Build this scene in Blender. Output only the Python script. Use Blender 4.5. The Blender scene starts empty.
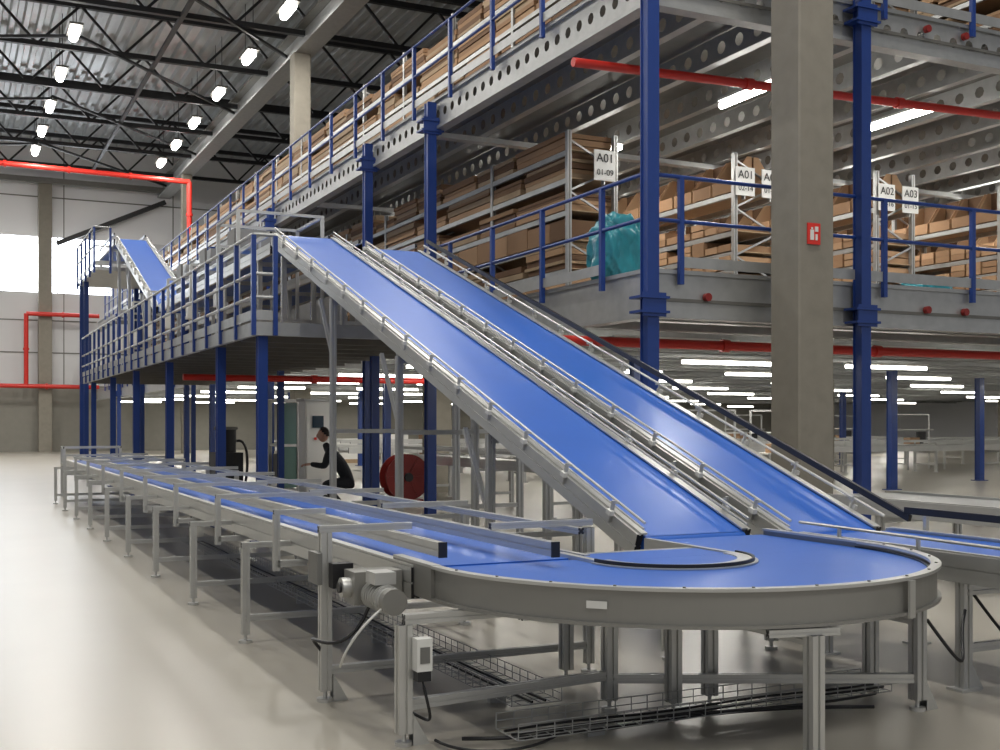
import bpy, math, random
from mathutils import Vector, Matrix
random.seed(7)
scene = bpy.context.scene
R = random.random

# ---------------------------------------------------------------- materials
def new_mat(name, col, rough=0.5, metal=0.0, noise=0.0, nscale=8.0, bump=0.0, coat=0.0, emis=None, estr=0.0, spec=0.5, stretch=None, detail=6):
    m = bpy.data.materials.new(name); m.use_nodes = True
    nt = m.node_tree; b = nt.nodes["Principled BSDF"]
    b.inputs["Base Color"].default_value = (*col, 1)
    b.inputs["Roughness"].default_value = rough
    b.inputs["Metallic"].default_value = metal
    b.inputs["Specular IOR Level"].default_value = spec
    b.inputs["Coat Weight"].default_value = coat
    b.inputs["Coat Roughness"].default_value = 0.12
    if emis:
        b.inputs["Emission Color"].default_value = (*emis, 1)
        b.inputs["Emission Strength"].default_value = estr
    if noise > 0 or bump > 0:
        tc = nt.nodes.new("ShaderNodeTexCoord")
        mp = nt.nodes.new("ShaderNodeMapping")
        if stretch: mp.inputs["Scale"].default_value = stretch
        nz = nt.nodes.new("ShaderNodeTexNoise")
        nz.inputs["Scale"].default_value = nscale; nz.inputs["Detail"].default_value = detail
        nt.links.new(tc.outputs["Object"], mp.inputs[0]); nt.links.new(mp.outputs[0], nz.inputs[0])
        if noise > 0:
            mx = nt.nodes.new("ShaderNodeMixRGB")
            mx.inputs[1].default_value = (*[c*(1-noise) for c in col], 1)
            mx.inputs[2].default_value = (*[min(1, c*(1+noise)) for c in col], 1)
            nt.links.new(nz.outputs[0], mx.inputs[0]); nt.links.new(mx.outputs[0], b.inputs["Base Color"])
        if bump > 0:
            bp = nt.nodes.new("ShaderNodeBump"); bp.inputs["Strength"].default_value = bump
            bp.inputs["Distance"].default_value = 0.02
            nt.links.new(nz.outputs[0], bp.inputs["Height"]); nt.links.new(bp.outputs[0], b.inputs["Normal"])
    return m

M = {}
M['floor'] = new_mat('polished_concrete', (0.345,0.32,0.27), 0.30, noise=0.14, nscale=0.5, spec=0.45, detail=4)
M['belt'] = new_mat('blue_belt', (0.028,0.125,0.52), 0.38, noise=0.06, nscale=3, coat=0.12, spec=.4)
M['alu'] = new_mat('aluminium_profile', (0.58,0.58,0.56), 0.36, 0.7, noise=0.08, nscale=5)
M['slot'] = new_mat('profile_slot', (0.22,0.22,0.21), 0.5, 0.6)
M['fascia'] = new_mat('fascia_steel', (0.29,0.285,0.265), 0.42, 0.5, noise=0.05, nscale=3)
M['galv'] = new_mat('galvanised_steel', (0.42,0.425,0.42), 0.42, 0.6, noise=0.2, nscale=6)
M['galvd'] = new_mat('galvanised_dark', (0.18,0.175,0.16), 0.5, 0.5, noise=0.2, nscale=4)
M['blue'] = new_mat('blue_paint', (0.012,0.043,0.21), 0.35, noise=0.08, nscale=4)
M['red'] = new_mat('red_pipe_paint', (0.60,0.03,0.02), 0.35, noise=0.08)
M['redd'] = new_mat('dark_red_steel', (0.22,0.015,0.012), 0.4)
M['black'] = new_mat('black_rubber', (0.012,0.012,0.014), 0.4)
M['dark'] = new_mat('dark_truss_steel', (0.012,0.012,0.014), 0.5)
M['conc'] = new_mat('concrete', (0.25,0.23,0.19), 0.85, noise=0.16, nscale=5, bump=0.25)
M['concd'] = new_mat('concrete_plinth', (0.24,0.23,0.20), 0.9, noise=0.1, nscale=3)
M['wallw'] = new_mat('white_wall_panel', (0.84,0.84,0.86), 0.6, noise=0.03, nscale=1)
M['wallg'] = new_mat('grey_wall_panel', (0.62,0.62,0.63), 0.6, noise=0.04, nscale=1)
M['roof'] = new_mat('steel_roof_deck', (0.45,0.47,0.48), 0.4, 0.35, noise=0.12, nscale=2)
M['white'] = new_mat('white_plastic', (0.75,0.75,0.72), 0.4)
M['glow'] = new_mat('lamp_tube', (1,1,1), 0.5, emis=(1.0,0.98,0.92), estr=22)
M['glow2'] = new_mat('lamp_tube_warm', (1,1,1), 0.5, emis=(1.0,0.97,0.88), estr=11)
M['window'] = new_mat('daylight_window', (0.9,0.95,1), 0.2, emis=(0.88,0.94,1.0), estr=8)
M['card'] = new_mat('cardboard', (0.29,0.168,0.088), 0.8, noise=0.15, nscale=2)
M['card2'] = new_mat('cardboard_light', (0.40,0.245,0.135), 0.8, noise=0.12, nscale=2)
M['card3'] = new_mat('cardboard_dark', (0.15,0.08,0.04), 0.8, noise=0.12, nscale=2)
M['wood'] = new_mat('chipboard', (0.36,0.255,0.155), 0.75, noise=0.15, nscale=9)
M['teal'] = new_mat('teal_plastic_film', (0.03,0.27,0.33), 0.3, noise=0.3, nscale=6, bump=1.0, coat=0.3)
M['skin'] = new_mat('skin', (0.5,0.28,0.2), 0.5)
M['cloth'] = new_mat('dark_workwear', (0.025,0.028,0.035), 0.85, noise=0.2)
M['hair'] = new_mat('dark_hair', (0.02,0.013,0.01), 0.7)
M['glass'] = new_mat('green_glass', (0.12,0.22,0.19), 0.1, coat=0.6)
M['ink'] = new_mat('black_ink', (0.02,0.02,0.02), 0.6)
M['pig'] = new_mat('sign_red', (0.7,0.03,0.02), 0.45)
M['screen'] = new_mat('screen', (0.02,0.04,0.06), 0.15)

# ---------------------------------------------------------------- mesh builder
class MB:
    def __init__(s): s.v=[]; s.f=[]; s.m=[]; s.sm=[]; s.mats=[]
    def mi(s, k):
        if k not in s.mats: s.mats.append(k)
        return s.mats.index(k)
    def add(s, vs, fs, k, smooth=False):
        o=len(s.v); s.v += [tuple(v) for v in vs]; i=s.mi(k)
        for f in fs:
            s.f.append([o+a for a in f]); s.m.append(i); s.sm.append(smooth)
    def box(s, x0,x1,y0,y1,z0,z1,k):
        vs=[(x0,y0,z0),(x1,y0,z0),(x1,y1,z0),(x0,y1,z0),(x0,y0,z1),(x1,y0,z1),(x1,y1,z1),(x0,y1,z1)]
        s.add(vs,[(0,3,2,1),(4,5,6,7),(0,1,5,4),(1,2,6,5),(2,3,7,6),(3,0,4,7)],k)
    def quad(s,a,b,c,d,k): s.add([a,b,c,d],[(0,1,2,3)],k)
    def frame(s,p0,p1,up=(0,0,1)):
        p0=Vector(p0);p1=Vector(p1);d=(p1-p0).normalized();u=Vector(up)
        if abs(d.dot(u))>0.98: u=Vector((0,1,0))
        sd=d.cross(u).normalized(); u2=sd.cross(d).normalized()
        return p0,p1,sd,u2
    def extr(s,p0,p1,prof,k,up=(0,0,1),smooth=False,cap=True,kk=None):
        p0,p1,a,b=s.frame(p0,p1,up); n=len(prof)
        vs=[p0+a*x+b*y for x,y in prof]+[p1+a*x+b*y for x,y in prof]
        fs=[(i,(i+1)%n,n+(i+1)%n,n+i) for i in range(n)]
        s.add(vs,fs,k,smooth)
        if cap:
            s.add(vs,[tuple(range(n-1,-1,-1)),tuple(range(n,2*n))],kk or k)
    def beam(s,p0,p1,w,h,k,up=(0,0,1)):
        w/=2;h/=2; s.extr(p0,p1,[(-w,-h),(w,-h),(w,h),(-w,h)],k,up)
    def slot(s,p0,p1,w,k='alu',up=(0,0,1),h=None):
        h=h or w; a=w/2;b=h/2;g=0.11*w;d=0.16*w
        pr=[(-a,-b),(-g,-b),(-g,-b+d),(g,-b+d),(g,-b),(a,-b),(a,-g),(a-d,-g),(a-d,g),(a,g),(a,b),(g,b),(g,b-d),(-g,b-d),(-g,b),(-a,b),(-a,g),(-a+d,g),(-a+d,-g),(-a,-g)]
        s.extr(p0,p1,pr,k,up,kk='black')
    def tube(s,p0,p1,r,k,n=10):
        s.extr(p0,p1,[(r*math.cos(2*math.pi*i/n),r*math.sin(2*math.pi*i/n)) for i in range(n)],k,smooth=True)
    def path(s,pts,r,k,n=8):
        pts=[Vector(p) for p in pts]; rings=[]
        rr=r if isinstance(r,(list,tuple)) else [r]*len(pts)
        for i,p in enumerate(pts):
            d=(pts[min(i+1,len(pts)-1)]-pts[max(i-1,0)]).normalized()
            u=Vector((0,0,1)) if abs(d.z)<0.95 else Vector((0,1,0))
            a=d.cross(u).normalized(); b=a.cross(d)
            rings.append([p+a*rr[i]*math.cos(2*math.pi*j/n)+b*rr[i]*math.sin(2*math.pi*j/n) for j in range(n)])
        vs=[v for r_ in rings for v in r_]; fs=[]
        for i in range(len(rings)-1):
            for j in range(n): fs.append((i*n+j,i*n+(j+1)%n,(i+1)*n+(j+1)%n,(i+1)*n+j))
        fs.append(tuple(range(n))); fs.append(tuple(range((len(rings)-1)*n,len(rings)*n)))
        s.add(vs,fs,k,True)
    def arc(s,c,prof,a0,a1,n,k,smooth=False):
        m=len(prof); vs=[];fs=[]
        for i in range(n+1):
            a=a0+(a1-a0)*i/n
            for r,z in prof: vs.append((c[0]+r*math.cos(a),c[1]+r*math.sin(a),z))
        for i in range(n):
            for j in range(m): fs.append((i*m+j,(i+1)*m+j,(i+1)*m+(j+1)%m,i*m+(j+1)%m))
        fs.append(tuple(range(m))); fs.append(tuple(n*m+j for j in range(m-1,-1,-1)))
        s.add(vs,fs,k,smooth)
    def obj(s,name,parent=None):
        me=bpy.data.meshes.new(name); me.from_pydata(s.v,[],s.f)
        for k in s.mats: me.materials.append(M[k])
        me.polygons.foreach_set('material_index',s.m); me.polygons.foreach_set('use_smooth',s.sm)
        me.update(); o=bpy.data.objects.new(name,me); scene.collection.objects.link(o)
        if parent: o.parent=parent
        return o
def empty(name):
    e=bpy.data.objects.new(name,None); scene.collection.objects.link(e); return e
def bez(p0,p1,p2,p3,n=14):
    o=[]
    for i in range(n+1):
        t=i/n; o.append(Vector(p0)*(1-t)**3+Vector(p1)*3*t*(1-t)**2+Vector(p2)*3*t*t*(1-t)+Vector(p3)*t**3)
    return o
pi=math.pi
# ---------------------------------------------------------------- shell
b=MB(); b.box(-30,62,-14,70,-0.2,0,'floor'); b.obj('floor')
YW=69.0
b=MB()
b.box(-30,62,YW,YW+.3,0,3.7,'concd')
b.box(-30,62,YW,YW+.3,3.7,8.9,'wallg')
for (a,c) in ((-30,-6),(8.6,62)): b.box(a,c,YW,YW+.3,8.9,12.0,'wallg')
b.box(-30,62,YW,YW+.3,12.0,18.5,'wallw')
for z in (5.5,7.3,14.2): b.box(-30,62,YW-.04,YW,z,z+.06,'galvd')
for x in range(-30,62,6): b.box(x,x+.05,YW-.03,YW,3.7,18,'galvd')
b.obj('wall_back')
b=MB(); b.quad((-6,YW+.1,8.9),(8.6,YW+.1,8.9),(8.6,YW+.1,12),(-6,YW+.1,12),'window')
for x in [-6+2.92*i for i in range(6)]: b.box(x-.03,x+.03,YW-.02,YW+.08,8.9,12,'wallw')
b.obj('window_1')
b=MB(); b.box(61.7,62,-14,YW,0,18.5,'wallw'); b.obj('wall_right')
b=MB(); x=-30.0; pr=[]
while x<62: pr += [(x,17.3),(x+.2,17.3),(x+.26,17.14),(x+.44,17.14)]; x+=.5
n=len(pr); vs=[(p,-14,z) for p,z in pr]+[(p,YW+.3,z) for p,z in pr]
b.add(vs,[(i,i+1,n+i+1,n+i) for i in range(n-1)],'roof')
b.obj('ceiling')
Y=24.0
while Y<68:
    b=MB()
    b.beam((-30,Y,16.95),(61,Y,16.95),.2,.2,'dark'); b.beam((-30,Y,15.35),(61,Y,15.35),.2,.18,'dark')
    x=-30.0
    while x<60:
        b.beam((x,Y,15.35),(x+1.5,Y,16.95),.09,.09,'dark'); b.beam((x+1.5,Y,16.95),(x+3.0,Y,15.35),.09,.09,'dark'); x+=3.0
    b.obj('roof_truss'); Y+=5.2
for gx in (11.5,-8):
    b=MB(); b.box(gx-.35,gx+.35,-10,YW,14.7,14.8,'galv'); b.box(gx-.06,gx+.06,-10,YW,14.8,15.5,'galv'); b.box(gx-.35,gx+.35,-10,YW,15.5,15.6,'galvd'); b.obj('roof_girder')
b=MB()
for i in range(4):
    y=34+8.6*i; b.beam((4,y,15.2),(11.5,y+8,15.2),.1,.1,'dark'); b.beam((-8,y+6,15.1),(4,y,15.1),.1,.1,'dark')
b.beam((1.2,66,15.3),(1.2,30,15.3),.14,.14,'dark'); b.beam((7.2,66,15.3),(7.2,24,15.3),.14,.14,'dark')
b.obj('roof_bracing')
def column(x,y,z1,w=.53):
    b=MB(); a=w/2; c=.02
    prof=[(-a+c,-a),(a-c,-a),(a,-a+c),(a,a-c),(a-c,a),(-a+c,a),(-a,a-c),(-a,-a+c)]
    b.extr((x,y,0),(x,y,z1),prof,'conc',up=(0,1,0))
    return b.obj('concrete_column')
column(9.3,10.9,14.7); column(10.25,24.6,6.4); column(11.4,40,14.7,.6); column(11.5,62,14.7,.5); column(5.0,68.6,15.2,.7); column(-8,40,14.7,.6)
for xx in (22,34,46): column(xx,10.9,14.7); column(xx,25,2.8); column(xx+2,41,2.8)

def lamp_area(x,y,z,sx,sy,p,col=(1,.965,.9)):
    l=bpy.data.lights.new('lamp_light','AREA'); l.shape='RECTANGLE'; l.size=sx; l.size_y=sy; l.energy=p; l.color=col
    o=bpy.data.objects.new('lamp_light',l); o.location=(x,y,z); scene.collection.objects.link(o); return o
for lx in (-8,-2,4,10):
    for i,ly in enumerate((-6,1,8,15,22,29,36.5,41.8,47,52,56.5,60.7)):
        b=MB(); b.box(lx-.22,lx+.22,ly-.7,ly+.7,15.04,15.12,'galvd')
        b.path([(lx,ly-.7,14.94),(lx,ly-.65,14.94),(lx,ly-.5,14.94),(lx,ly+.5,14.94),(lx,ly+.65,14.94),(lx,ly+.7,14.94)],[.04,.1,.15,.15,.1,.04],'glow',12)
        for yy in (-.6,.6): b.tube((lx,ly+yy,15.12),(lx,ly+yy,17.1),.012,'dark')
        o=b.obj('high_bay_lamp')
        if i%2==0:
            a=lamp_area(0,0,0,.6,3.0,500 if ly>20 else 440); a.name='light'; a.parent=o; a.location=(lx,ly,14.7)

# ---------------------------------------------------------------- mezzanine
ZD1,ZB1=3.43,2.85; ZD2,ZB2=7.08,6.55
XE,YE=7.5,11.5
def holed_web(b,fx,L0,L1,z0,z1,pitch,r,k):
    u=L0; zc=(z0+z1)/2
    while u+pitch<=L1+1e-4:
        uc=u+pitch/2
        outer=[(u+pitch,zc),(u+pitch,z1),(uc,z1),(u,z1),(u,zc),(u,z0),(uc,z0),(u+pitch,z0)]
        inner=[(uc+r*math.cos(math.pi/4*i),zc+r*math.sin(math.pi/4*i)) for i in range(8)]
        vs=[fx(*p) for p in outer]+[fx(*p) for p in inner]
        b.add(vs,[(i,(i+1)%8,8+(i+1)%8,8+i) for i in range(8)],k); u+=pitch
mz=empty('steel_mezzanine')
b=MB()
b.box(XE+.1,60,YE+.1,66,ZD1-.05,ZD1,'galv'); b.box(XE+.1,60,YE+.1,66,ZD2-.05,ZD2,'galvd')
b.obj('deck_boards',mz)
b=MB()
for (z0,z1,holes) in ((ZB1,ZD1,False),(ZB2,ZD2,True)):
    if holes:
        holed_web(b,lambda u,z:(XE,u,z),YE,66,z0+.04,z1-.04,.3,.075,'galv')
        holed_web(b,lambda u,z:(u,YE,z),XE,60,z0+.04,z1-.04,.3,.07,'galv')
    else:
        b.box(XE-.02,XE+.05,YE,66,z0+.04,z1-.04,'galv'); b.box(XE,60,YE-.02,YE+.05,z0+.04,z1-.04,'galv')
    for (za,zb) in ((z0,z0+.05),(z1-.05,z1)):
        b.box(XE-.05,XE+.14,YE+.14,66,za,zb,'galv'); b.box(XE-.05,60,YE-.05,YE+.14,za,zb,'galv')
    b.box(XE,60,YE-.035,YE-.021,z0+.2,z0+.24,'galvd')
b.obj('edge_beams',mz)
b=MB()
y=YE+1.2
while y<64:
    b.box(XE+.1,58,y-.035,y+.035,ZB1+.1,ZD1-.06,'galv'); b.box(XE+.1,58,y-.1,y+.1,ZB1+.08,ZB1+.11,'galv'); y+=1.3
x=XE+1.0
while x<44:
    holed_web(b,lambda u,z,x=x:(x,u,z),YE+.2,52,ZB2+.1,ZD2-.06,.4,.09,'galv'); b.box(x-.07,x+.07,YE+.1,52,ZB2+.08,ZB2+.11,'galv'); x+=1.25
for y in (18.4,25.4,32.4,39.4,46.4,53.4):
    b.box(XE+.15,58,y-.09,y+.09,ZB2-.02,ZB2+.07,'galv'); b.box(XE+.15,58,y-.09,y+.09,ZB1-.0,ZB1+.07,'galv')
b.obj('joists',mz)
b=MB()
def bpost(b,x,y,z0,z1,w=.2,nodes=()):
    a=w/2; t=.018
    b.box(x-a,x+a,y-a,y-a+t,z0,z1,'blue'); b.box(x-a,x+a,y+a-t,y+a,z0,z1,'blue')
    b.box(x-a*.82,x+a*.82,y-a+t,y+a-t,z0,z1-.002,'blue')
    b.box(x-a-.07,x+a+.07,y-a-.07,y+a+.07,z0+.001,z0+.02,'blue')
    for z in nodes:
        b.box(x-a-.12,x+a+.12,y-a-.05,y+a+.05,z-.1,z-.07,'blue'); b.box(x-a-.12,x+a+.12,y-a-.05,y+a+.05,z+.07,z+.1,'blue'); b.box(x-a-.08,x+a+.08,y-a-.03,y-a-.005,z-.14,z+.14,'blue')
for (x,y) in ((7.42,11.35),(10.67,11.35),(13.95,11.35),(20.6,11.35),(27,11.35)): bpost(b,x,y,0,9.5,.16,(2.98,6.85))
for y in (18.0,21.2,28.6,35.6,42.6,49.6,56.6): bpost(b,7.38,y,0,7.0,.16,(2.98,6.6))
for (x,y) in ((14.2,25),(20.4,20.7),(22.7,24.2),(25.9,23),(27.5,31),(12.6,19.8),(31,34),(17.5,31),(24,38),(33,27),(36,41),(13.8,33),(19,45),(30,48),(11,30),(14,41),(41,45),(9.0,36),(12.7,46)):
    bpost(b,x,y,0,ZB1,.18)
b.obj('blue_posts',mz)
b=MB()
for x in (8.3,11.9,12.6,14.9):
    for z in (3.12,6.9): b.tube((x,YE-.1,z),(x,YE-.036,z),.05,'redd',12)
b.obj('bolt_caps',mz)

def railing(name,pts,z,h=1.1,step=1.6,kp='blue',kr='blue',toe=True,r=.025,pw=.03,mid=(.52,)):
    b=MB()
    for si,(p,q) in enumerate(zip(pts[:-1],pts[1:])):
        L=math.dist(p,q); n=max(1,round(L/step))
        for i in range(n+1):
            if i==0 and si>0: continue
            t=i/n; x=p[0]+(q[0]-p[0])*t; y=p[1]+(q[1]-p[1])*t
            b.box(x-pw,x+pw,y-pw,y+pw,z-.18,z+h-.01,kp)
        for hh in [h]+[h*m for m in mid]: b.tube((p[0],p[1],z+hh),(q[0],q[1],z+hh),r,kr)
        if toe: b.beam((p[0],p[1],z+.09),(q[0],q[1],z+.09),.012,.13,'galv')
    return b.obj(name)
for zz in (ZD1,ZD2):
    railing('safety_railing',[(7.40,62),(7.40,12.6),(7.40,11.47)] if False else [(7.40,62),(7.40,12.4)],zz); railing('safety_railing',[(7.9,11.41),(40,11.41)],zz)
# short rail stubs tying the corner post in
b=MB()
for zz in (ZD1,ZD2):
    for h in (1.1,.572):
        b.tube((7.40,12.4,zz+h),(7.40,11.44,zz+h),.025,'blue'); b.tube((7.5,11.41,zz+h),(7.9,11.41,zz+h),.025,'blue')
b.obj('corner_rails')

# ------- racks
def rack(x0,x1,y0,y1,z0,levels,name='storage_rack',uh=.65):
    root=empty(name)
    b=MB(); y=y0; top=z0+levels[-1][0]+uh
    while y<y1+.1:
        for x in (x0,x1):
            b.box(x-.035,x+.035,y-.04,y+.04,z0,top,'galv')
            b.box(x-.012,x+.012,y-.045,y+.045,z0,top-.01,'galvd')
        z=z0+.15
        while z<top-.5:
            b.beam((x0,y,z),(x1,y,z+.4),.03,.03,'galv'); b.beam((x1,y,z+.4),(x0,y,z+.8),.03,.03,'galv'); z+=.8
        y+=2.7
    for (h,kind) in levels:
        for x in (x0,x1): b.box(x-.03,x+.03,y0+.05,y1,z0+h-.08,z0+h,'galv')
        b.box(x0+.04,x1-.04,y0,y1,z0+h,z0+h+.015,'wood')
    b.obj('frame',root)
    b=MB()
    for (h,kind) in levels:
        y=y0+.06; zz=z0+h+.02
        while y<y1-.3:
            k=random.choice(('card','card','card2','card3'))
            if kind=='bin':
                w=.52
                for (xa,xb) in ((x0-.03,(x0+x1)/2-.02),(x1+.03,(x0+x1)/2+.02)):
                    hgt=.62; s=1 if xb>xa else -1
                    fr,bk=xa,xb
                    for yy in (y,y+w-.03):
                        pr=[(fr,zz),(bk,zz),(bk,zz+hgt),(fr+s*.34,zz+hgt),(fr+s*.03,zz+.2),(fr,zz+.2)]
                        n=6; vs=[(px,yy,pz) for px,pz in pr]+[(px,yy+.015,pz) for px,pz in pr]
                        b.add(vs,[(0,1,2,3,4,5),(11,10,9,8,7,6)]+[(i,(i+1)%n,n+(i+1)%n,n+i) for i in range(n)],'card2')
                    b.box(min(fr,fr+s*.012),max(fr,fr+s*.012),y+.016,y+w-.031,zz,zz+.2,'card')
                    b.box(min(bk,bk-s*.012),max(bk,bk-s*.012),y+.016,y+w-.031,zz,zz+hgt,'card3')  # bin back and floor use darker card: interior shade put into the colour
                    b.box(min(fr,bk)+.02,max(fr,bk)-.02,y+.02,y+w-.035,zz,zz+.06+.08*R(),'card3')
                y+=w+.05
            elif kind=='tray':
                w=.36+.05*R(); hh=.1+.02*R()
                for q in range(random.choice((1,2,2))):
                    b.box(x0-.04,x1+.04,y,y+w-.05,zz+q*.12,zz+q*.12+hh,random.choice(('card','card2')))
                y+=w
            elif kind=='flat':
                w=1.2+.9*R(); hh=0.0; lim=random.choice((.14,.24,.34,.34))
                while hh<lim:
                    t=.05+.07*R(); dx=.05*R(); b.box(x0-.04+dx,x1+.04-dx,y+.06*R(),y+w-.04-.1*R(),zz+hh,zz+hh+t-.01,random.choice(('card','card2','card3','wood'))); hh+=t
                y+=w
            else:
                w=.5+.35*R(); hh=.30+.12*R()
                b.box(x0-.02,x1+.02,y,y+w-.02,zz,zz+hh,k)
                y+=w
    b.obj('cardboard_boxes',root)
    return root
L1=[(.12,'tray'),(.42,'tray'),(.72,'tray'),(1.02,'tray'),(1.36,'tray'),(2.0,'bin')]
LB=[(.1,'box'),(.55,'flat'),(1.0,'box'),(1.45,'flat'),(1.95,'flat'),(2.38,'flat')]
L2=[(.1,'flat'),(.6,'flat'),(1.1,'flat'),(1.6,'flat'),(2.1,'flat')]
rack(8.65,9.48,15.5,58,ZD1,LB,uh=.3)
rack(11.8,12.65,15.5,42,ZD1,L1)
rack(14.9,15.75,15.5,42,ZD1,L1)
rack(18.0,18.85,15.5,42,ZD1,L1)
rack(21.2,22.0,15.5,36,ZD1,L1)
rack(9.15,9.98,13.0,60,ZD2,L2,uh=.6)
rack(12.4,13.25,13.0,38,ZD2,L2,uh=.35); rack(15.5,16.3,13.0,36,ZD2,L2,uh=.35)

def text(s,loc,size,rot,mat,parent):
    c=bpy.data.curves.new('lettering','FONT'); c.body=s; c.size=size; c.align_x='CENTER'; c.align_y='CENTER'; c.extrude=.001
    c.materials.append(mat); o=bpy.data.objects.new('lettering',c); o.location=loc; o.rotation_euler=rot
    scene.collection.objects.link(o); o.parent=parent
for (x,t1,t2) in ((9.22,'A01','01-09'),(11.92,'A01','02-14'),(12.45,'A02','01-13'),(15.02,'A02','02-16'),(15.58,'A03','01-15')):
    b=MB(); b.box(x-.19,x+.19,15.36,15.375,5.36,5.83,'white'); b.box(x-.01,x+.01,15.376,15.46,5.3,5.8,'galv'); o=b.obj('aisle_sign')
    text(t1,(x,15.35,5.7),.19,(math.pi/2,0,0),M['ink'],o); text(t2,(x,15.35,5.48),.13,(math.pi/2,0,0),M['ink'],o)

def strip(x,y,z,L,axis,k='glow2',light=0,r=.035):
    b=MB()
    if axis=='x': b.box(x-L/2,x+L/2,y-.07,y+.07,z+.04,z+.09,'white'); b.tube((x-L/2,y,z),(x+L/2,y,z),r,k)
    else: b.box(x-.07,x+.07,y-L/2,y+L/2,z+.06,z+.1,'white'); b.tube((x,y-L/2,z),(x,y+L/2,z),r,k)
    o=b.obj('strip_lamp')
    if light:
        a=lamp_area(x,y,z-.06,L if axis=='x' else .2,.2 if axis=='x' else L,light); a.parent=o; a.name='light'
for x in (10.6,13.6,16.9,20.2,24):
    for j,y in enumerate((13.6,17.8,22.5,28,34)): strip(x,y,ZB2-.14,1.3,'y','glow',58 if j<3 else 0,.05)
for j,y in enumerate((14,18,22,26.5,31.5,37,43,50,58,65)):
    for i,x in enumerate((9.6,13.6,17.6,22.6,28,34.6,42,50)): strip(x,y,ZB1-.1,2.2,'x','glow2',(60 if j<5 else 160) if (i+j)%2==0 else 0)

def pipes(name,segs,r=.055,k='red'):
    b=MB()
    for p,q in segs:
        b.tube(p,q,r,k,12)
        L=math.dist(p,q); n=int(L/3)
        for i in range(1,n+1):
            c=Vector(p).lerp(Vector(q),i/(n+1)); d=(Vector(q)-Vector(p)).normalized()*.06
            b.tube(c-d,c+d,r*1.35,k,12)
    return b.obj(name)
pipes('sprinkler_pipe',[((7.1,12.6,6.13),(18,12.6,6.42))],.06)
pipes('sprinkler_pipe',[((6.9,12.9,2.66),(40,12.9,2.66))],.065)
pipes('sprinkler_pipe',[((4.2,23,2.5),(9.5,23,2.5))],.065)
pipes('sprinkler_pipe',[((-6,58.8,13.9),(11.05,58.8,13.7)),((11.05,58.8,13.7),(11.05,58.8,10.4))],.13)
pipes('sprinkler_pipe',[((4.0,68.0,7.6),(7.8,68.0,7.6)),((4.0,68.0,7.6),(4.0,68.0,3.7)),((-6,68.0,3.7),(7.8,68.0,3.6))],.12)
b=MB(); b.beam((5.6,68.5,11.6),(11.5,68.5,14.4),.25,.25,'dark'); b.beam((-4,68.2,15.0),(11.5,68.2,15.0),.3,.3,'galvd'); b.obj('wall_bracing')

b=MB(); X0=9.24; b.box(X0-.095,X0+.095,10.615,10.63,3.71,3.96,'pig')
b.box(X0-.06,X0-.005,10.61,10.6145,3.76,3.88,'white'); b.box(X0-.045,X0-.02,10.61,10.6145,3.885,3.91,'white'); b.box(X0+.01,X0+.06,10.61,10.6145,3.86,3.92,'white'); b.box(X0+.02,X0+.05,10.61,10.6145,3.76,3.83,'white')
b.obj('fire_extinguisher_sign')

def bag(x,y,z,sx,sy,sz,seed):
    import bmesh
    bm=bmesh.new(); bmesh.ops.create_icosphere(bm,subdivisions=5,radius=1); rr=random.Random(seed)
    ph=[rr.random()*6 for _ in range(6)]
    for v in bm.verts:
        p=v.co.copy(); e=.62
        q=Vector([math.copysign(abs(c)**e,c) for c in p])
        f=1+.05*math.sin(5*p.x+ph[0])*math.cos(4*p.z+ph[1])+.05*math.sin(9*p.y+7*p.z+ph[2])+.035*math.sin(17*p.x+13*p.z+ph[3])+.02*math.sin(31*p.x-23*p.z+ph[4])
        v.co=(q.x*f*sx,q.y*f*sy,max(-.85,q.z*f)*sz+.85*sz)
    me=bpy.data.meshes.new('plastic_film_bag'); bm.to_mesh(me); bm.free(); me.materials.append(M['teal'])
    for p in me.polygons: p.use_smooth=True
    o=bpy.data.objects.new('plastic_film_bag',me); o.location=(x,y,z); scene.collection.objects.link(o)
bag(7.92,12.9,ZD1,.33,.3,.47,3); bag(12.9,12.4,ZD1,.3,.3,.14,5)

# ---------------------------------------------------------------- left platform
XP,YP=3.7,15.1; ZP,ZQ=2.94,2.76
b=MB()
b.box(XP+.05,7.2,YP+.05,36,ZP-.04,ZP,'wood')
b.box(XP-.03,XP+.04,YP+.05,36,ZQ,ZP,'galv'); b.box(XP-.03,7.2,YP-.03,YP+.04,ZQ,ZP,'galv')
y=YP+1
while y<36: b.box(XP+.05,7.2,y-.03,y+.03,ZQ-.02,ZP-.045,'galvd'); y+=1.0
for y in (15.25,17.8,22.3,26.5,30.4,34.6): bpost(b,3.82,y,0,ZQ-.001,.13,())
for y in (18.6,24.7,31,35.5): bpost(b,6.6,y,0,ZQ-.021,.13,())
b.obj('conveyor_platform')
railing('platform_railing',[(3.95,YP-.04),(XP-.04,YP-.04),(XP-.04,36)],ZP,1.15,1.0,'blue','galv',mid=(.55,.28))

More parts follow.
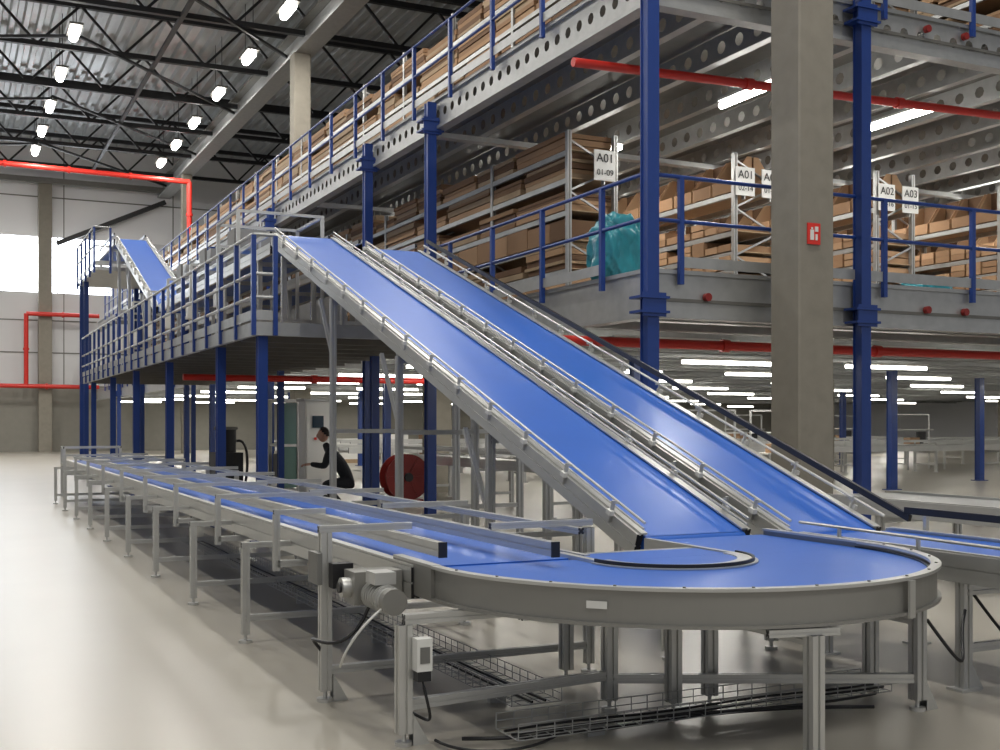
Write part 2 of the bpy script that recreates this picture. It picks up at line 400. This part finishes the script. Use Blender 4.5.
# ---------------------------------------------------------------- inclined conveyors
def incline(name,X0,X1,Y0,Z0,Y1,Z1,legs,blackr=False):
    root=empty(name); b=MB()
    d=Vector((0,Y1-Y0,Z1-Z0)); L=d.length; d.normalize(); n=Vector((0,-d.z,d.y))
    def P(x,s,h): return Vector((x,Y0,Z0))+d*s+n*h
    b.quad(P(X0+.02,0,0),P(X1-.02,0,0),P(X1-.02,L,0),P(X0+.02,L,0),'belt')
    b.quad(P(X0+.02,0,-.12),P(X0+.02,L,-.12),P(X1-.02,L,-.12),P(X1-.02,0,-.12),'belt')
    b.quad(P(X0+.02,0,-.02),P(X0+.02,L,-.02),P(X1-.02,L,-.02),P(X1-.02,0,-.02),'galv')
    for s in (0,L): b.tube(P(X0+.02,s,-.062),P(X1-.02,s,-.062),.06,'belt',14)
    b.obj('belt',root)
    b=MB()
    for x,sg in ((X0,-1),(X1,1)):
        b.slot(P(x+sg*.02,0,-.07),P(x+sg*.02,L,-.07),.05,h=.17,up=n)
        b.beam(P(x-sg*.012,0,.018),P(x-sg*.012,L,.018),.05,.012,'alu',up=n)
    s=.4
    while s<L:
        b.slot(P(X0,s,-.15),P(X1,s,-.15),.05); s+=1.6
    b.obj('side_frames',root)
    b=MB()
    for x,sg in ((X0,-1),(X1,1)):
        bk = blackr and sg==1
        if bk:
            b.beam(P(x+.09,-.2,.17),P(x+.09,L,.17),.03,.05,'black',up=n); b.tube(P(x+.05,0,.1),P(x+.05,L,.1),.012,'alu')
        else:
            b.tube(P(x,0,.10),P(x,L,.10),.010,'alu')
            b.tube(P(x,0,.055),P(x,L,.055),.008,'alu')
        s=.35
        while s<L:
            b.beam(P(x+sg*.052,s,-.05),P(x+sg*.052,s,.12),.028,.014,'alu',up=(0,1,0)); b.beam(P(x+sg*.065,s-.03,.03),P(x+sg*.065,s+.03,.03),.035,.035,'white',up=n)
            b.beam(P(x+sg*.05,s,.10),P(x,s,.10),.016,.016,'alu'); s+=.72
    b.obj('guide_rails',root)
    b=MB()
    for y in legs:
        z=Z0+(y-Y0)*(Z1-Z0)/(Y1-Y0)-.2
        zb=0 if (y<YP and Z0<3) else ZP
        for x in (X0,X1):
            b.slot((x,y,zb),(x,y,z),.07); b.box(x-.07,x+.07,y-.07,y+.07,zb,zb+.015,'alu')
        b.slot((X0,y,z-.05),(X1,y,z-.05),.06)
        if z-zb>1.4:
            b.slot((X0,y,zb+.6),(X1,y,zb+.6),.05); b.slot((X0,y,zb+1.5),(X1,y,zb+1.5),.05)
            for x in (X0,X1): b.slot((x,y,z-.75),(x,y+.55,z+.05),.04)
    b.obj('support_legs',root)
    return root
incline('inclined_belt_conveyor',4.32,5.2,6.7,.82,16.5,4.34,(9.15,11.4,13.7,16.0))
incline('inclined_belt_conveyor',5.5,6.35,6.6,.80,15.9,4.14,(8.2,10.3,12.6,15.6),True)
incline('inclined_belt_conveyor',4.3,5.1,26.6,4.2,33.4,6.72,(28.5,31,32.9))
b=MB(); b.beam((5.36,7.2,.93),(5.36,15.0,3.74),.08,.06,'black'); b.beam((5.36,7.2,.86),(5.36,15.0,3.67),.1,.05,'alu'); b.obj('cable_duct')
def flat(name,X0,X1,Y0,Y1,z,legs=(),zb=0,belt='belt',axis='y',guides=False):
    root=empty(name); T=(lambda x,y,z:(x,y,z)) if axis=='y' else (lambda x,y,z:(y,x,z))
    b=MB()
    def bx(x0,x1,y0,y1,z0,z1,k):
        if axis=='y': b.box(x0,x1,y0,y1,z0,z1,k)
        else: b.box(y0,y1,x0,x1,z0,z1,k)
    bx(X0+.02,X1-.02,Y0,Y1,z-.01,z,belt); bx(X0+.02,X1-.02,Y0,Y1,z-.13,z-.122,belt); bx(X0+.03,X1-.03,Y0,Y1,z-.04,z-.012,'galv')
    for y in (Y0,Y1): b.tube(T(X0+.02,y,z-.066),T(X1-.02,y,z-.066),.056,belt,14)
    b.obj('belt',root); b=MB()
    for x,sg in ((X0,-1),(X1,1)):
        b.slot(T(x+sg*.02,Y0-.05,z-.07),T(x+sg*.02,Y1+.05,z-.07),.05,h=.17)
        bx(x-.02,x+.02,Y0,Y1,z+.016,z+.025,'alu')
        if guides: b.slot(T(x+sg*.02,Y0,z+.16),T(x+sg*.02,Y1,z+.16),.04,h=.06)
    b.obj('side_frames',root); b=MB()
    for y in legs:
        for x in (X0,X1):
            b.slot(T(x,y,zb),T(x,y,z-.15),.07,up=(0,1,0)); bx(x-.08,x+.08,y-.06,y+.06,zb,zb+.015,'alu')
            if guides: b.slot(T(x,y,z),T(x,y,z+.16),.035)
        b.slot(T(X0,y,z-.2),T(X1,y,z-.2),.06); b.slot(T(X0,y,zb+.25),T(X1,y,zb+.25),.05)
    if len(b.v): b.obj('legs',root)
    return root
flat('belt_conveyor',4.35,5.2,16.75,26.4,4.24,(17.5,20,22.5,25),ZP,guides=True)
flat('belt_conveyor',5.5,6.35,16.1,30,4.1,(17.5,20,22.5,25,28),ZP,guides=True)
flat('belt_conveyor',5.5,6.35,3.0,6.45,.80,(5.0,6.2,3.4),0)
b=MB(); b.beam((6.44,6.4,.95),(6.44,3.0,.93),.03,.05,'black'); b.tube((5.44,6.4,.9),(5.44,4.6,.88),.010,'alu')
for y in (6.2,5.4,4.6,3.8): b.beam((6.44,y,.7),(6.44,y,.92),.03,.03,'alu')
for y in (6.0,5.3,4.65): b.beam((5.44,y,.75),(5.44,y,.89),.02,.02,'alu')
b.obj('side_guide')

b=MB()
for x in (3.95,5.25):
    for y in (17.2,18.6): b.slot((x,y,ZP),(x,y,4.8),.05)
    b.slot((x,17.2,4.78),(x,18.6,4.78),.04)
for y in (17.2,18.6): b.slot((3.95,y,4.78),(5.25,y,4.78),.04)
b.obj('conveyor_gantry')
b=MB(); b.box(3.75,7.1,33.6,38,5.85,5.95,'galv')
for x in (3.83,5.45,7.0):
    for y in (36.6,37.8): bpost(b,x,y,0,5.849,.13)
b.obj('upper_platform'); railing('platform_railing',[(4.15,33.6),(3.72,33.6),(3.72,38)],5.95,1.1,1.1,'blue','galv')
flat('belt_conveyor',4.3,5.1,33.8,37.8,6.75,(34.5,37),5.95,guides=True)
b=MB()
for i in range(6):
    y=19+2.4*i; b.box(6.55,7.0,y,y+.5,ZP,ZP+1.5,'galv'); b.tube((6.7,y+.7,4.2),(6.7,y+1.2,4.2),.16,'fascia'); b.box(6.65,6.75,y+.8,y+1.1,ZP,4.1,'galvd')
    if y<25.5:
        b.box(4.45,5.1,y+.2,y+.7,4.5,4.85,'fascia')
        for xx in (4.36,5.18): b.box(xx-.02,xx+.02,y+.2,y+.7,4.3,4.85,'galvd')
    b.slot((4.05,y,ZP),(4.05,y,4.5),.05); b.slot((4.05,y,4.5),(4.25,y,4.5),.04); b.box(3.98,4.12,y-.12,y+.12,3.5,3.8,'white')
b.obj('sorting_machinery')

# ---------------------------------------------------------------- long conveyor
ZC=.80
root=empty('long_belt_conveyor')
b=MB(); b.box(2.38,3.37,5.95,26,ZC-.01,ZC,'belt'); b.box(2.38,3.37,5.95,26,ZC-.135,ZC-.128,'belt')
b.tube((2.38,5.95,ZC-.068),(3.37,5.95,ZC-.068),.06,'belt',16); b.tube((2.38,26,ZC-.068),(3.37,26,ZC-.068),.06,'belt',16)
b.obj('belt',root)
b=MB()
for x in (2.33,3.42):
    b.slot((x,5.9,ZC-.08),(x,26.1,ZC-.08),.05,h=.17); b.box(x-.02,x+.04 if x<3 else x+.02,5.9,26,ZC+.008,ZC+.02,'alu')
y=6.3
while y<26: b.slot((2.33,y,ZC-.2),(3.42,y,ZC-.2),.06); y+=2
b.obj('side_frames',root)
b=MB()
for x,y0 in ((2.47,5.85),(3.04,5.6)):
    b.slot((x,y0,.90),(x,25.9,.90),.045,h=.08); b.box(x-.025,x+.025,y0-.012,y0,.857,.943,'black')
b.slot((3.55,6.2,.93),(3.55,25,.93),.04)
ys=[6.4,8.35,10.3,12.3,14.3,16.3,18.3,20.3,22.3,24.3]
for i,y in enumerate(ys):
    yu=y-.3
    if i==0:
        b.slot((1.97,y,.06),(1.97,y,.97),.065); b.slot((1.93,y,.99),(2.5,y,.99),.04)
    else:
        b.slot((1.97,y,.06),(1.97,y,.69),.055); b.slot((1.94,y,.71),(2.36,y,.71),.04)
        b.slot((2.12,yu,.55),(2.12,yu,.95),.045); b.slot((2.12,yu,.6),(2.34,yu,.6),.045)
        b.slot((2.1,yu,.965),(2.48 if y<9 else 3.06,yu,.965),.036)
    b.slot((3.72,y,.06),(3.72,y,.93),.055); b.slot((3.74,y,.965),(3.02,y,.965),.04)
    b.slot((1.97,y,.18),(3.72,y,.18),.045); b.slot((3.72,y,.66),(3.4,y,.66),.045)
    for x in (1.97,3.72):
        b.tube((x,y,0),(x,y,.02),.05,'alu',12); b.tube((x,y,.02),(x,y,.07),.012,'alu')
b.obj('legs_and_guides',root)
b=MB()
for x in (2.3,3.45): b.slot((x,26.25,0),(x,26.25,1.05),.05); b.slot((x,26.8,0),(x,26.8,1.05),.05); b.slot((x,26.25,1.07),(x,26.8,1.07),.05); b.slot((x,26.25,.7),(x,26.8,.7),.045)
for y in (26.25,26.8): b.slot((2.3,y,1.07),(3.45,y,1.07),.04); b.slot((2.3,y,.6),(3.45,y,.6),.04)
b.obj('tail_frame',root)

# ---------------------------------------------------------------- curved conveyor
root=empty('curved_belt_conveyor'); C=(3.82,5.65)
b=MB(); N=64
vs=[];fs=[]
for i in range(N+1):
    a=pi+pi*i/N
    for r in (.50,.8,1.15,1.455): vs.append((C[0]+r*math.cos(a),C[1]+r*math.sin(a),ZC))
for i in range(N):
    for j in range(3): fs.append((i*4+j,i*4+j+1,(i+1)*4+j+1,(i+1)*4+j))
b.add(vs,fs,'belt',True)
b.box(C[0]+.5,C[0]+1.455,C[1]+.001,6.62,ZC-.01,ZC,'belt')
b.box(C[0]-1.43,C[0]-.5,C[1]+.001,5.86,ZC-.01,ZC,'belt')
b.obj('belt',root)
b=MB()
b.arc(C,[(1.46,.655),(1.50,.655),(1.50,.67),(1.478,.67),(1.478,.825),(1.46,.825)],pi,2*pi,N,'fascia',False)
b.arc(C,[(1.43,ZC+.003),(1.459,ZC+.003),(1.459,ZC+.012),(1.43,ZC+.012)],pi,2*pi,N,'black')
b.arc(C,[(1.445,.826),(1.50,.826),(1.50,.842),(1.445,.842)],pi,2*pi,N,'alu')
b.arc(C,[(.485,.62),(.50,.62),(.50,.83),(.485,.83)],pi,2*pi,40,'black')
b.arc(C,[(.40,.66),(.484,.66),(.484,.82),(.40,.82)],pi,2*pi,40,'alu')
b.arc(C,[(.50,ZC+.002),(.52,ZC+.002),(.52,ZC+.01),(.50,ZC+.01)],pi,2*pi,40,'alu')
b.arc(C,[(.505,.67),(1.455,.67),(1.455,.68),(.505,.68)],pi,2*pi,40,'galvd')
xo0=C[0]-1.48; xo1=C[0]+1.48
b.box(xo0-.02,xo0+.02,C[1]+.001,6.22,.655,.83,'fascia'); b.box(xo0-.02,xo0+.035,C[1]+.001,6.22,.831,.845,'alu')
b.box(xo1-.02,xo1+.02,C[1]+.001,6.6,.655,.83,'fascia'); b.box(xo1-.035,xo1+.02,C[1]+.001,6.6,.831,.845,'alu')
for a in (pi*1.60,pi*1.86):
    x=C[0]+1.507*math.cos(a); y=C[1]+1.507*math.sin(a)
    b.beam((x,y,.64),(x,y,.825),.012,.055,'alu',up=(math.sin(a),-math.cos(a),0))
a=pi*1.24; x=C[0]+1.488*math.cos(a); y=C[1]+1.488*math.sin(a); b.beam((x,y,.735),(x,y,.77),.004,.10,'white',up=(-math.sin(a),math.cos(a),0))
for i in range(14):
    a=pi*(1.05+.9*i/13); x=C[0]+1.472*math.cos(a); y=C[1]+1.472*math.sin(a); b.tube((x,y,.842),(x,y,.848),.008,'slot',8)
b.arc(C,[(.0,.80),(.40,.80),(.40,.812),(.0,.812)],pi,2*pi,40,'belt')
b.box(C[0]-.44,C[0]+.44,C[1]+.001,6.0,.80,.812,'belt')
b.box(C[0]-.5,C[0]-.45,C[1]+.001,6.1,.66,.82,'alu'); b.box(C[0]+.45,C[0]+.49,C[1]+.001,6.6,.66,.82,'alu')
b.slot((C[0]-.44,6.05,.78),(C[0]+.44,6.05,.78),.06)
b.obj('curve_frame',root)
b=MB()
legs=[(2.05,5.35,.6),(3.33,5.5,.65),(3.62,5.3,.65),(3.9,5.35,.65),(3.62,4.16,.62),(4.88,4.76,.64),(5.05,5.3,.64),(3.5,6.3,.65),(4.4,6.5,.65),(5.27,6.5,.65)]
for x,y,z in legs:
    b.slot((x,y,.06),(x,y,z),.07); b.tube((x,y,0),(x,y,.02),.045,'alu',12); b.tube((x,y,.02),(x,y,.07),.012,'alu')
b.slot((2.05,5.35,.625),(2.75,5.35,.625),.05); b.slot((3.4,4.22,.632),(3.75,4.14,.632),.035)
b.slot((3.62,4.2,.6),(3.62,5.5,.6),.06); b.slot((2.7,5.35,.6),(5.1,5.35,.6),.055); b.slot((2.05,5.35,.2),(3.33,5.5,.2),.05)
b.slot((3.33,5.5,.18),(4.88,4.76,.18),.05); b.slot((4.88,4.76,.5),(4.88,5.4,.5),.05)
for x,y in ((2.05,5.35),(4.88,4.76),(1.97,6.4),(5.5,5.0)):
    b.add([(x+.04,y-.03,.16),(x+.04,y-.03,.0),(x+.13,y-.03,0),(x+.04,y+.03,.16),(x+.04,y+.03,.0),(x+.13,y+.03,0)],[(0,1,2),(3,5,4),(0,2,5,3),(1,4,5,2)],'alu')
b.obj('legs',root)
b=MB()
b.box(2.02,2.3,6.02,6.2,.60,.78,'fascia')
b.tube((2.12,5.72,.66),(2.12,6.02,.66),.065,'alu',20); b.tube((2.12,5.66,.66),(2.12,5.72,.66),.07,'fascia',20)
for i in range(7): b.tube((2.12,5.76+.035*i,.66),(2.12,5.772+.035*i,.66),.077,'alu',20)
b.box(2.06,2.18,5.8,5.95,.735,.80,'alu'); b.box(1.98,2.1,6.28,6.36,.66,.80,'black'); b.box(1.9,1.93,6.32,6.5,.68,.86,'slot')
b.tube((2.25,6.11,.69),(2.4,6.11,.69),.04,'alu',16); b.tube((2.02,6.11,.69),(1.97,6.11,.69),.055,'alu',16); b.tube((1.97,6.11,.69),(1.955,6.11,.69),.03,'black',16)
b.obj('gear_motor',root)
b=MB(); b.box(2.08,2.16,5.24,5.31,.38,.54,'white'); b.box(2.095,2.145,5.235,5.239,.42,.5,'slot'); b.box(2.085,2.155,5.245,5.305,.33,.379,'black'); b.obj('motor_controller',root)
b=MB()
b.path(bez((2.1,6.0,.6),(1.9,5.9,.2),(1.75,6.4,.55),(1.98,6.4,.25)),.010,'black')
b.path(bez((2.15,5.8,.58),(2.2,5.7,.75),(1.85,5.6,.55),(1.9,5.9,.3)),.007,'white')
b.path(bez((2.12,5.28,.34),(2.15,5.2,.1),(2.2,5.3,.1),(2.1,5.42,.15)),.008,'black')
b.path(bez((4.95,4.76,.5),(5.1,4.5,.1),(5.2,4.8,.3),(5.4,4.9,.5)),.010,'black')
b.path(bez((5.55,5.0,.6),(5.75,4.7,.1),(5.5,4.6,.3),(5.6,4.4,.7)),.010,'black')
b.path(bez((2.3,5.2,.04),(3.0,4.8,.05),(3.6,5.4,.02),(4.6,4.8,.04)),.010,'black')
b.path(bez((2.6,5.1,.03),(3.2,5.3,.05),(3.9,4.7,.1),(4.8,5.0,.05)),.008,'black')
b.path(bez((2.2,5.3,.02),(2.2,5.0,.02),(2.5,4.8,.02),(2.9,5.2,.03)),.008,'black')
b.obj('cables',root)

def tray(name,p,q,w=.3,h=.08):
    b=MB(); p=Vector(p);q=Vector(q);d=(q-p).normalized(); s=Vector((-d.y,d.x,0))
    offs=[(-w/2,h),(-w/2,h/2)]+[(-w/2+w*i/5,0) for i in range(6)]+[(w/2,h/2),(w/2,h)]
    for o,z in offs: b.tube(p+s*o+Vector((0,0,z)),q+s*o+Vector((0,0,z)),.003,'galv',5)
    L=(q-p).length; t=0
    while t<L:
        c=p+d*t; pts=[c+s*o+Vector((0,0,z)) for o,z in ((-w/2,h),(-w/2,0),(w/2,0),(w/2,h))]
        for a_,b_ in zip(pts[:-1],pts[1:]): b.tube(a_,b_,.003,'galv',5)
        t+=.1
    for o in (-.05,.03): b.path([p+s*(o+.02*math.sin(i))+d*(L*i/12)+Vector((0,0,.012)) for i in range(13)],.007,'black',6)
    t=.5
    while t<L:
        c=p+d*t; b.box(c.x-.05,c.x+.05,c.y-.02,c.y+.02,0,p.z-.004,'galv'); t+=2
    return b.obj(name)
tray('wire_cable_tray',(2.85,5.45,.1),(2.85,15,.1)); tray('wire_cable_tray',(2.5,5.1,.06),(4.9,5.1,.06),.25)

# ---------------------------------------------------------------- right / background conveyors
flat('grey_belt_conveyor',8.7,9.8,3.5,10.0,.80,(4.5,6.5,9.0),0,'galv')
for (yy,xa,xb) in ((27.5,13,40),(32.6,10.8,44),(36.5,9.6,36)):
    flat('grey_belt_conveyor',yy,yy+.9,xa,xb,.85,[xa+1+3*i for i in range(int((xb-xa)/3))],0,'galv',axis='x',guides=True)
flat('grey_belt_conveyor',9.15,9.9,16,23.8,.9,(17,20,23),0,'galv',guides=True)
b=MB()
for i in range(9):
    x=14+3.1*i; y=44+(i%3)*3; b.box(x,x+1.2,y,y+.9,0,.15,'wood'); b.box(x+.05,x+1.15,y+.05,y+.85,.151,.9+.3*R(),random.choice(('card','card2','white')))
b.obj('pallet_stacks')
# packing workstations under the mezzanine
for (x,y) in ((15.2,21.5),(17.6,21.8),(24.5,28.8),(29.5,29.2),(20.5,34.6),(26.6,34.8),(32.6,36.2)):
    b=MB(); b.box(x,x+1.8,y,y+.8,.84,.88,'white')
    for xx in (x+.05,x+1.75):
        for yy in (y+.05,y+.75): b.slot((xx,yy,0),(xx,yy,.84),.05)
        b.slot((xx,y+.75,.88),(xx,y+.75,1.9),.04); b.slot((xx,y+.05,.2),(xx,y+.75,.2),.04)
    b.box(x+.03,x+1.77,y+.55,y+.8,1.35,1.38,'white'); b.slot((x+.05,y+.75,1.9),(x+1.75,y+.75,1.9),.04)
    b.box(x+.3,x+.75,y+.2,y+.5,.881,1.1,'card2'); b.box(x+1.0,x+1.4,y+.55,y+.6,1.0,1.3,'black'); b.box(x+1.15,x+1.25,y+.52,y+.6,.881,1.0,'black')
    b.obj('packing_workstation')

b=MB(); b.box(6.72,7.27,23.2,23.7,.1,2.05,'white'); b.box(6.74,7.25,23.18,23.199,.15,2.0,'white'); b.box(6.86,7.1,23.16,23.179,1.5,1.75,'screen'); b.box(7.19,7.21,23.15,23.179,.8,1.0,'black')
b.box(6.9,6.95,23.16,23.179,1.25,1.3,'pig'); b.box(6.72,7.27,23.2,23.7,0,.099,'black'); b.box(6.68,7.31,23.15,23.75,2.051,2.1,'galv'); b.obj('control_cabinet')
b=MB()
for x in (6.75,7.15):
    for y in (25.2,26.2): b.slot((x,y,0),(x,y,2.15),.08)
for z in (.1,1.1,2.1):
    for y in (25.2,26.2): b.slot((6.8,y,z),(7.1,y,z),.06)
    for x in (6.75,7.15): b.slot((x,25.25,z),(x,26.15,z),.06)
b.box(6.8,7.1,25.19,25.2,.15,2.05,'glass'); b.box(6.8,7.1,25.4,26.1,.3,.9,'galvd'); b.obj('machine_enclosure')
b=MB(); b.box(5.3,5.9,25.2,25.9,.15,.95,'dark'); b.tube((5.6,25.55,.95),(5.6,25.55,1.45),.22,'dark',18); b.tube((5.6,25.55,1.45),(5.6,25.55,1.52),.26,'galvd',18); b.tube((5.35,25.3,0),(5.35,25.3,.15),.04,'black'); b.tube((5.85,25.3,0),(5.85,25.3,.15),.04,'black'); b.tube((5.35,25.8,0),(5.35,25.8,.15),.04,'black'); b.tube((5.85,25.8,0),(5.85,25.8,.15),.04,'black')
b.path(bez((5.82,25.5,1.2),(6.1,25.5,1.3),(6.1,25.5,.6),(6.0,25.5,.2)),.03,'black'); b.obj('vacuum_unit')
b=MB(); cx,cy,cz=8.45,22.0,.5
b.tube((cx,cy-.18,cz),(cx,cy+.18,cz),.36,'redd',28)
for dy in (-.2,.2): b.tube((cx,cy+dy-.015,cz),(cx,cy+dy+.015,cz),.47,'redd',32)
b.tube((cx,cy-.27,cz),(cx,cy+.27,cz),.09,'black',16); b.box(cx-.3,cx+.3,cy-.3,cy+.3,0,.05,'redd')
for i in range(6):
    a=i*pi/3; b.beam((cx,cy-.225,cz),(cx+.44*math.cos(a),cy-.225,cz+.44*math.sin(a)),.02,.04,'redd')
b.obj('cable_reel')

# ---------------------------------------------------------------- person crouching at the machine
def person(name,x,y,yaw,lean=.25,crouch=0.0,sc=1.0):
    root=empty(name)
    J={}
    h=.92-crouch
    def V_(a,b_,c): return Vector((a,b_,c))
    J['pel']=V_(0,-crouch*.35,h); J['sp']=V_(0,.1*lean*2-crouch*.2,h+.24); J['ch']=V_(0,.25*lean*2,h+.43); J['nk']=V_(0,.33*lean*2,h+.58); J['hd']=V_(0,.36*lean*2,h+.64)
    verts=[];edges=[];rad=[]
    def av(p,r): verts.append(p); rad.append(r); return len(verts)-1
    pel=av(J['pel'],(.17,.14)); sp=av(J['sp'],(.165,.13)); ch=av(J['ch'],(.19,.14)); nk=av(J['nk'],(.065,.065)); hd=av(J['hd'],(.055,.055))
    edges+=[(pel,sp),(sp,ch),(ch,nk),(nk,hd)]
    hands=[]
    for s in (-1,1):
        hip=av(J['pel']+V_(.1*s,0,-.05),(.115,.115)); kn=av(V_(.17*s,.06+crouch*.75,.47),(.078,.08)); an=av(V_(.14*s,-.02,.09),(.05,.055)); to=av(V_(.16*s,.17,.04),(.045,.04))
        edges+=[(pel,hip),(hip,kn),(kn,an),(an,to)]
        sh=av(J['ch']+V_(.19*s,0,.06),(.08,.08)); el=av(J['ch']+V_(.25*s,.1,-.2),(.056,.056)); wr=av(J['ch']+V_(.15*s,.34,-.16),(.036,.036))
        edges+=[(ch,sh),(sh,el),(el,wr)]; hands.append((J['ch']+V_(.15*s,.34,-.16),s))
    me=bpy.data.meshes.new('body'); me.from_pydata(verts,edges,[]); o=bpy.data.objects.new('body',me); scene.collection.objects.link(o)
    sk=o.modifiers.new('skin','SKIN'); me.materials.append(M['cloth'])
    for i,r in enumerate(rad): me.skin_vertices[0].data[i].radius=r; me.skin_vertices[0].data[i].use_root=(i==0)
    o.modifiers.new('sub','SUBSURF').levels=2; o.modifiers['sub'].render_levels=2; o.parent=root
    b=MB(); hc=J['hd']+V_(0,.03,.13); n=16; rows=12; vs=[];fs=[]
    for i in range(rows+1):
        a=pi*i/rows
        for j in range(n):
            t=2*pi*j/n; rx,ry,rz=.075,.095,.12
            px=rx*math.sin(a)*math.cos(t); py=ry*math.sin(a)*math.sin(t); pz=rz*math.cos(a)
            if pz<0: px*=1+.9*pz/.12*.25
            if py>0.05 and abs(px)<.02 and -.04<pz<.02: py+=.02
            vs.append(hc+V_(px,py,pz))
    for i in range(rows):
        for j in range(n): fs.append((i*n+j,i*n+(j+1)%n,(i+1)*n+(j+1)%n,(i+1)*n+j))
    b.add(vs,fs,'skin',True)
    hv=[hc+V_(0,-.012,.012)+(v-hc)*1.1 for v in vs]
    hf=[f for f in fs if sum((vs[q]-hc).z-(vs[q]-hc).y*.9 for q in f)/4>.02]
    b.add(hv,hf,'hair',True)
    for s in (-1,1):
        b.tube(hc+V_(.072*s,0,-.02),hc+V_(.085*s,-.01,.01),.018,'skin'); b.tube(hc+V_(.03*s,.085,.005),hc+V_(.03*s,.092,.005),.008,'ink')
    b.tube(hc+V_(-.02,.085,-.055),hc+V_(.02,.085,-.055),.006,'redd')
    for w,s in hands:
        b.beam(w,w+V_(0,.09,-.01),.07,.03,'skin')
        for q,l in enumerate((.06,.075,.07,.055)):
            p=w+V_(-.027+.018*q,.09,-.01); m=p+V_(0,l*.6,-.008); b.path([p,m,m+V_(0,l*.3,-.025)],.008,'skin',6)
        p=w+V_(-.03*s,.03,-.005); b.path([p,p+V_(-.03*s,.03,-.005),p+V_(-.03*s,.06,-.02)],.009,'skin',6)
    b.obj('head_and_hands',root)
    root.location=(x,y,0); root.rotation_euler=(0,0,yaw); root.scale=(sc,)*3
person('worker',6.45,19.9,1.3,.42,.36,1.04)

# ---------------------------------------------------------------- world / camera
w=bpy.data.worlds.new('world'); scene.world=w; w.use_nodes=True
w.node_tree.nodes['Background'].inputs[0].default_value=(.93,.95,1.0,1); w.node_tree.nodes['Background'].inputs[1].default_value=.38
cam=bpy.data.cameras.new('camera'); cam.lens=41.4; cam.sensor_width=36; cam.shift_y=.048; cam.clip_end=300
co=bpy.data.objects.new('camera',cam); co.location=(0,0,1.6); co.rotation_euler=(math.radians(90),0,math.radians(-25.76)); scene.collection.objects.link(co)
scene.camera=co
scene.view_settings.view_transform='Standard'
scene.view_settings.look='None'
